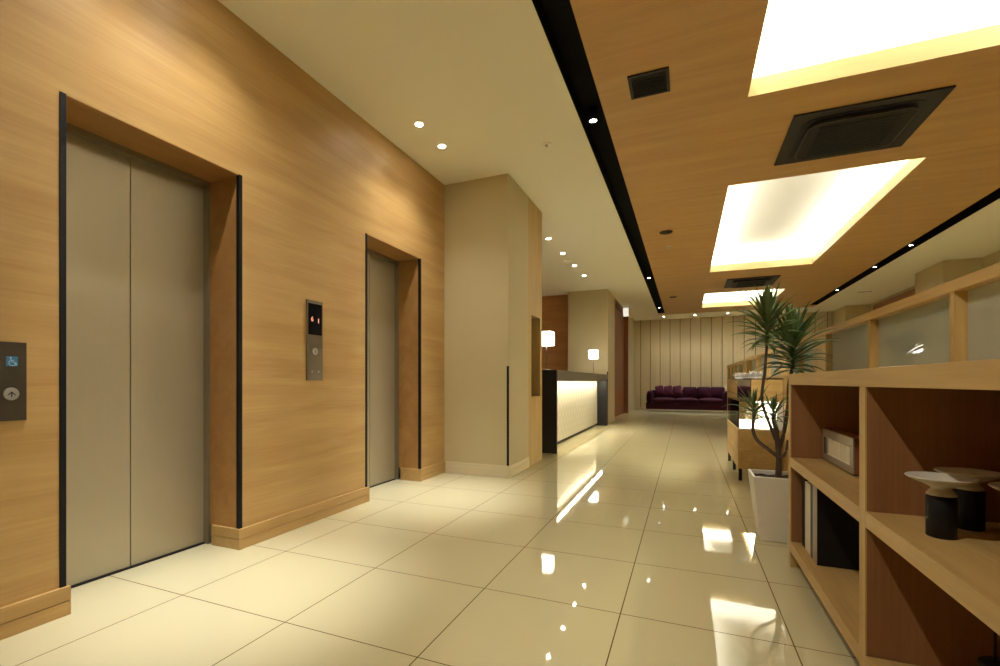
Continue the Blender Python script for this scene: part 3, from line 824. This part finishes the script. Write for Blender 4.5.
MB().box(0.50, DX1, DY0+0.003, DY1, 0.9655, 0.978, 0.001).build('top_board', 'bronze', r)
MB().box(0.60, 0.78, DY0+0.06, DY1-0.06, 0.749, 0.7555).build('light_strip', emit('case light', (1.0, 0.95, 0.82), 14), r)
MB().prism([(0.775, 0.5003), (0.7885, 0.5003), (0.7885, 0.735), (0.760, 0.5003)][:3], 'y', DY0+0.02, DY1-0.02).build('white_backdrop', 'white_counter', r)
# slim ornaments in the case and white ornaments on top
for i, (y, l) in enumerate(((5.45, 'thin dark twig ornament at near end inside lit case'), (5.75, 'thin dark twig ornament in middle of lit case'), (6.1, 'thin dark twig ornament at far end inside lit case'))):
    r = thing('twig_ornament', l, 'ornament', (0.62, y, 0.5002), 'twig ornaments in the display case')
    MB().lathe([(0.025, 0), (0.025, 0.008), (0.006, 0.012)], (0.62, y, 0.5002), 18).build('base', 'white', r)
    b = MB()
    for s in (-1, 0.3, 1):
        b.tube([(0.62, y, 0.512), (0.62+0.02*s, y+0.03*s, 0.59), (0.62+0.045*s, y+0.05*s, 0.66)], [0.0028, 0.002, 0.0012], 6)
    b.build('twigs', 'grey_metal', r)
proto = None
def blossom_mesh():
    """a little cup of upright curling petals"""
    b = MB(); t_ = bmesh.new()
    for ringn, (np_, r0, hh, lean) in enumerate(((5, 0.010, 0.060, 0.25), (7, 0.020, 0.045, 0.75))):
        for k in range(np_):
            a = 2*PI*(k+0.5*ringn)/np_; ca, sa = math.cos(a), math.sin(a)
            prev = None
            for i_ in range(6):
                t = i_/5; rad = r0*t+hh*lean*t*t*0.7; z = hh*t*(1-0.15*t*lean); wd_ = 0.013*math.sin(PI*min(1, 0.15+t*0.85))+0.002
                row = [t_.verts.new((ca*rad-sa*q*wd_, sa*rad+ca*q*wd_, z+0.002*abs(q))) for q in (-1, 0, 1)]
                if prev:
                    for q in (0, 1): f = t_.faces.new((prev[q], prev[q+1], row[q+1], row[q])); f.smooth = True
                prev = row
    bmesh.ops.solidify(t_, geom=t_.faces[:], thickness=0.002)
    b.add(t_); b.lathe([(0.010, 0), (0.014, 0.004), (0.010, 0.012)], (0, 0, 0), 14)
    return b
ox = [(0.60+0.06*((i*2) % 3-1), 5.27+i*0.085) for i in range(14)]
proto = blossom_mesh().build('white_ornament', 'bright_white')
for i, (x, y) in enumerate(ox):
    o = proto if i == 0 else proto.copy()
    if i: COL.objects.link(o)
    o.location = (x, y, 0.9783); o.rotation_euler = (0, 0, i*1.3)
    s = 0.90+0.45*((i*7) % 5)/5; o.scale = (s, s, s)
    tag(o, 'small white petal-shaped ornament in the row on top of display case', 'ornament', 'white ornaments on the display case')

# ------------------------------------------------------------------ potted dracaena
px, py = 0.505, 3.40
r = thing('potted_plant', 'tall dracaena in tapered square white pot at end of the oak shelves', 'plant', (px, py, 0))
t_ = bmesh.new(); zt = 0.385
def ring(h_, z, o=0.0): return [t_.verts.new((px+sx*h_+o, py+sy*h_, z)) for sx, sy in ((-1, -1), (1, -1), (1, 1), (-1, 1))]
R = [ring(0.098, 0.0), ring(0.140, zt), ring(0.124, zt), ring(0.121, zt-0.03)]
t_.faces.new(list(reversed(R[0])))
for a, c in zip(R, R[1:]):
    for k in range(4): t_.faces.new((a[k], a[(k+1) % 4], c[(k+1) % 4], c[k]))
t_.faces.new(R[-1])
bmesh.ops.recalc_face_normals(t_, faces=t_.faces[:])
b = MB(); b.add(t_); b.build('pot', 'pot', r, bevel=0.004)
b = MB(); t_ = bmesh.new(); bmesh.ops.create_grid(t_, x_segments=14, y_segments=14, size=0.1195)
for v in t_.verts: v.co = Vector((px+v.co.x, py+v.co.y, zt-0.028+random.uniform(0, 0.008)))
b.add(t_); b.build('soil', 'soil', r)
F = math.sin(0.4119); G = math.cos(0.4119)
def at(x, y, off=0.0, Y=None):
    """a point on the plane through the plant, from picture measurements"""
    u = (x-475.75)/480.44; w_ = (381.67-y)/480.44
    YY = (py if Y is None else Y)+off
    d_ = YY/(G+u*F)
    return Vector((d_*(-F+u*G), YY, 0.9459+w_*d_))
def smooth(pts, k=6):
    out = []
    P = [pts[0]]+pts+[pts[-1]]
    for i in range(1, len(P)-2):
        for j in range(k):
            t = j/k
            a, b_, c, d_ = P[i-1], P[i], P[i+1], P[i+2]
            out.append(0.5*((2*b_)+(c-a)*t+(2*a-5*b_+4*c-d_)*t*t+(3*b_-a-3*c+d_)*t**3))
    out.append(pts[-1]); return out
trunk = smooth([at(778, 480), at(779, 462), at(778, 446), at(776, 430)])
n = len(trunk)
MB().tube(trunk, [0.018-0.005*i/n for i in range(n)], 10).build('trunk', 'bark', r)
def stem(pts, r0, r1):
    p = smooth(pts); n = len(p)
    MB().tube(p, [r0+(r1-r0)*i/n for i in range(n)], 8).build('stem', 'bark', r)
    return p[-1]
stem([at(777, 456), at(768, 449, 0.01), at(757, 440, 0.02), at(753, 429, 0.02), at(754, 413, 0.02)], 0.011, 0.009)
stem([at(776, 440), at(770, 425, -0.03), at(762, 400, -0.04), at(765, 370, -0.03), at(767, 343, -0.02)], 0.010, 0.007)
stem([at(779, 450), at(784, 432, 0.03), at(788, 405, 0.05), at(789, 385, 0.05), at(793, 366, 0.06)], 0.011, 0.010)
stem([at(777, 432), at(774, 422, -0.01), at(773, 414, -0.01)], 0.014, 0.010)
stem([at(780, 458, -0.02), at(786, 452, -0.02), at(788, 440, -0.02)], 0.010, 0.007)
def leaf(bm, base, az, el, length, width, droop, rr):
    n = 9; d = Vector((math.cos(az)*math.cos(el), math.sin(az)*math.cos(el), math.sin(el)))
    side = Vector((-math.sin(az), math.cos(az), 0))
    p = base.copy(); prev = None; step = length/n
    curl = rr.uniform(-0.05, 0.05)
    for i in range(n+1):
        t = i/n
        wdt = width*(0.55+1.2*t if t < 0.35 else 1.0)*(1-max(0, (t-0.35)/0.65)**1.8)
        wdt = max(wdt, 0.0004)
        up = side.cross(d).normalized()
        fold = 0.30*wdt
        a = bm.verts.new(p+side*wdt/2+up*fold); m = bm.verts.new(p); c = bm.verts.new(p-side*wdt/2+up*fold)
        if prev:
            for q in ((prev[0], prev[1], m, a), (prev[1], prev[2], c, m)):
                f = bm.faces.new(q); f.smooth = True
        prev = (a, m, c)
        p = p+d*step
        if p.x > 0.79 and p.z < 1.31: d.x = min(d.x, -0.05)
        d = (d+Vector((curl*side.x, curl*side.y, -droop*(0.35+1.5*t)))*(1/n)).normalized()
def head(base, axis_h, n, L, width, mat, seed, up=0.25):
    rr = random.Random(seed); b = MB(); t_ = bmesh.new()
    for i in range(n):
        t = i/(n-1)
        z = axis_h*t
        az = i*2.399+rr.uniform(-0.2, 0.2)
        el = math.radians(-2+86*t**0.8+rr.uniform(-10, 10))
        ln = L*(0.85+0.25*math.sin(PI*min(1, t*1.1)))*rr.uniform(0.8, 1.12)*(1.0 if t < 0.8 else 0.72)
        leaf(t_, base+Vector((0.006*math.cos(az), 0.006*math.sin(az), z)), az, min(el, 1.5), ln, width*rr.uniform(0.8, 1.1), rr.uniform(0.55, 1.5)*(1.25-t*0.7), rr)
    # short core the leaves spring from
    b.add(t_); b.tube([base-Vector((0, 0, 0.01)), base+Vector((0, 0, axis_h*0.5)), base+Vector((0, 0, axis_h))], [0.011, 0.010, 0.003], 8)
    o = b.build('leaf_crown', mat, r)
    md = o.modifiers.new('thick', 'SOLIDIFY'); md.thickness = 0.0008
head(at(767, 344, -0.02), 0.24, 76, 0.20, 0.025, 'leaf', 1)
head(at(793, 370, 0.06), 0.27, 96, 0.225, 0.026, 'leaf2', 2)
head(at(754, 415, 0.02), 0.07, 26, 0.17, 0.015, 'leaf2', 3)
head(at(774, 420, -0.01), 0.07, 24, 0.15, 0.014, 'leaf2', 4)

# ------------------------------------------------------------------ camera
cam = bpy.data.cameras.new('camera'); co = bpy.data.objects.new('camera', cam); COL.objects.link(co)
co.location = (0, 0, 0.9459)
co.rotation_euler = (PI/2, 0, 0.4119)
cam.sensor_width = 36.0; cam.lens = 480.44*36/1000
cam.shift_x = (500-475.75)/1000.0
cam.shift_y = (381.67-333)/1000.0
cam.clip_start = 0.02
SC.camera = co
wd = bpy.data.worlds.new('world'); SC.world = wd; wd.use_nodes = True
wd.node_tree.nodes['Background'].inputs[0].default_value = (0.02, 0.018, 0.015, 1)
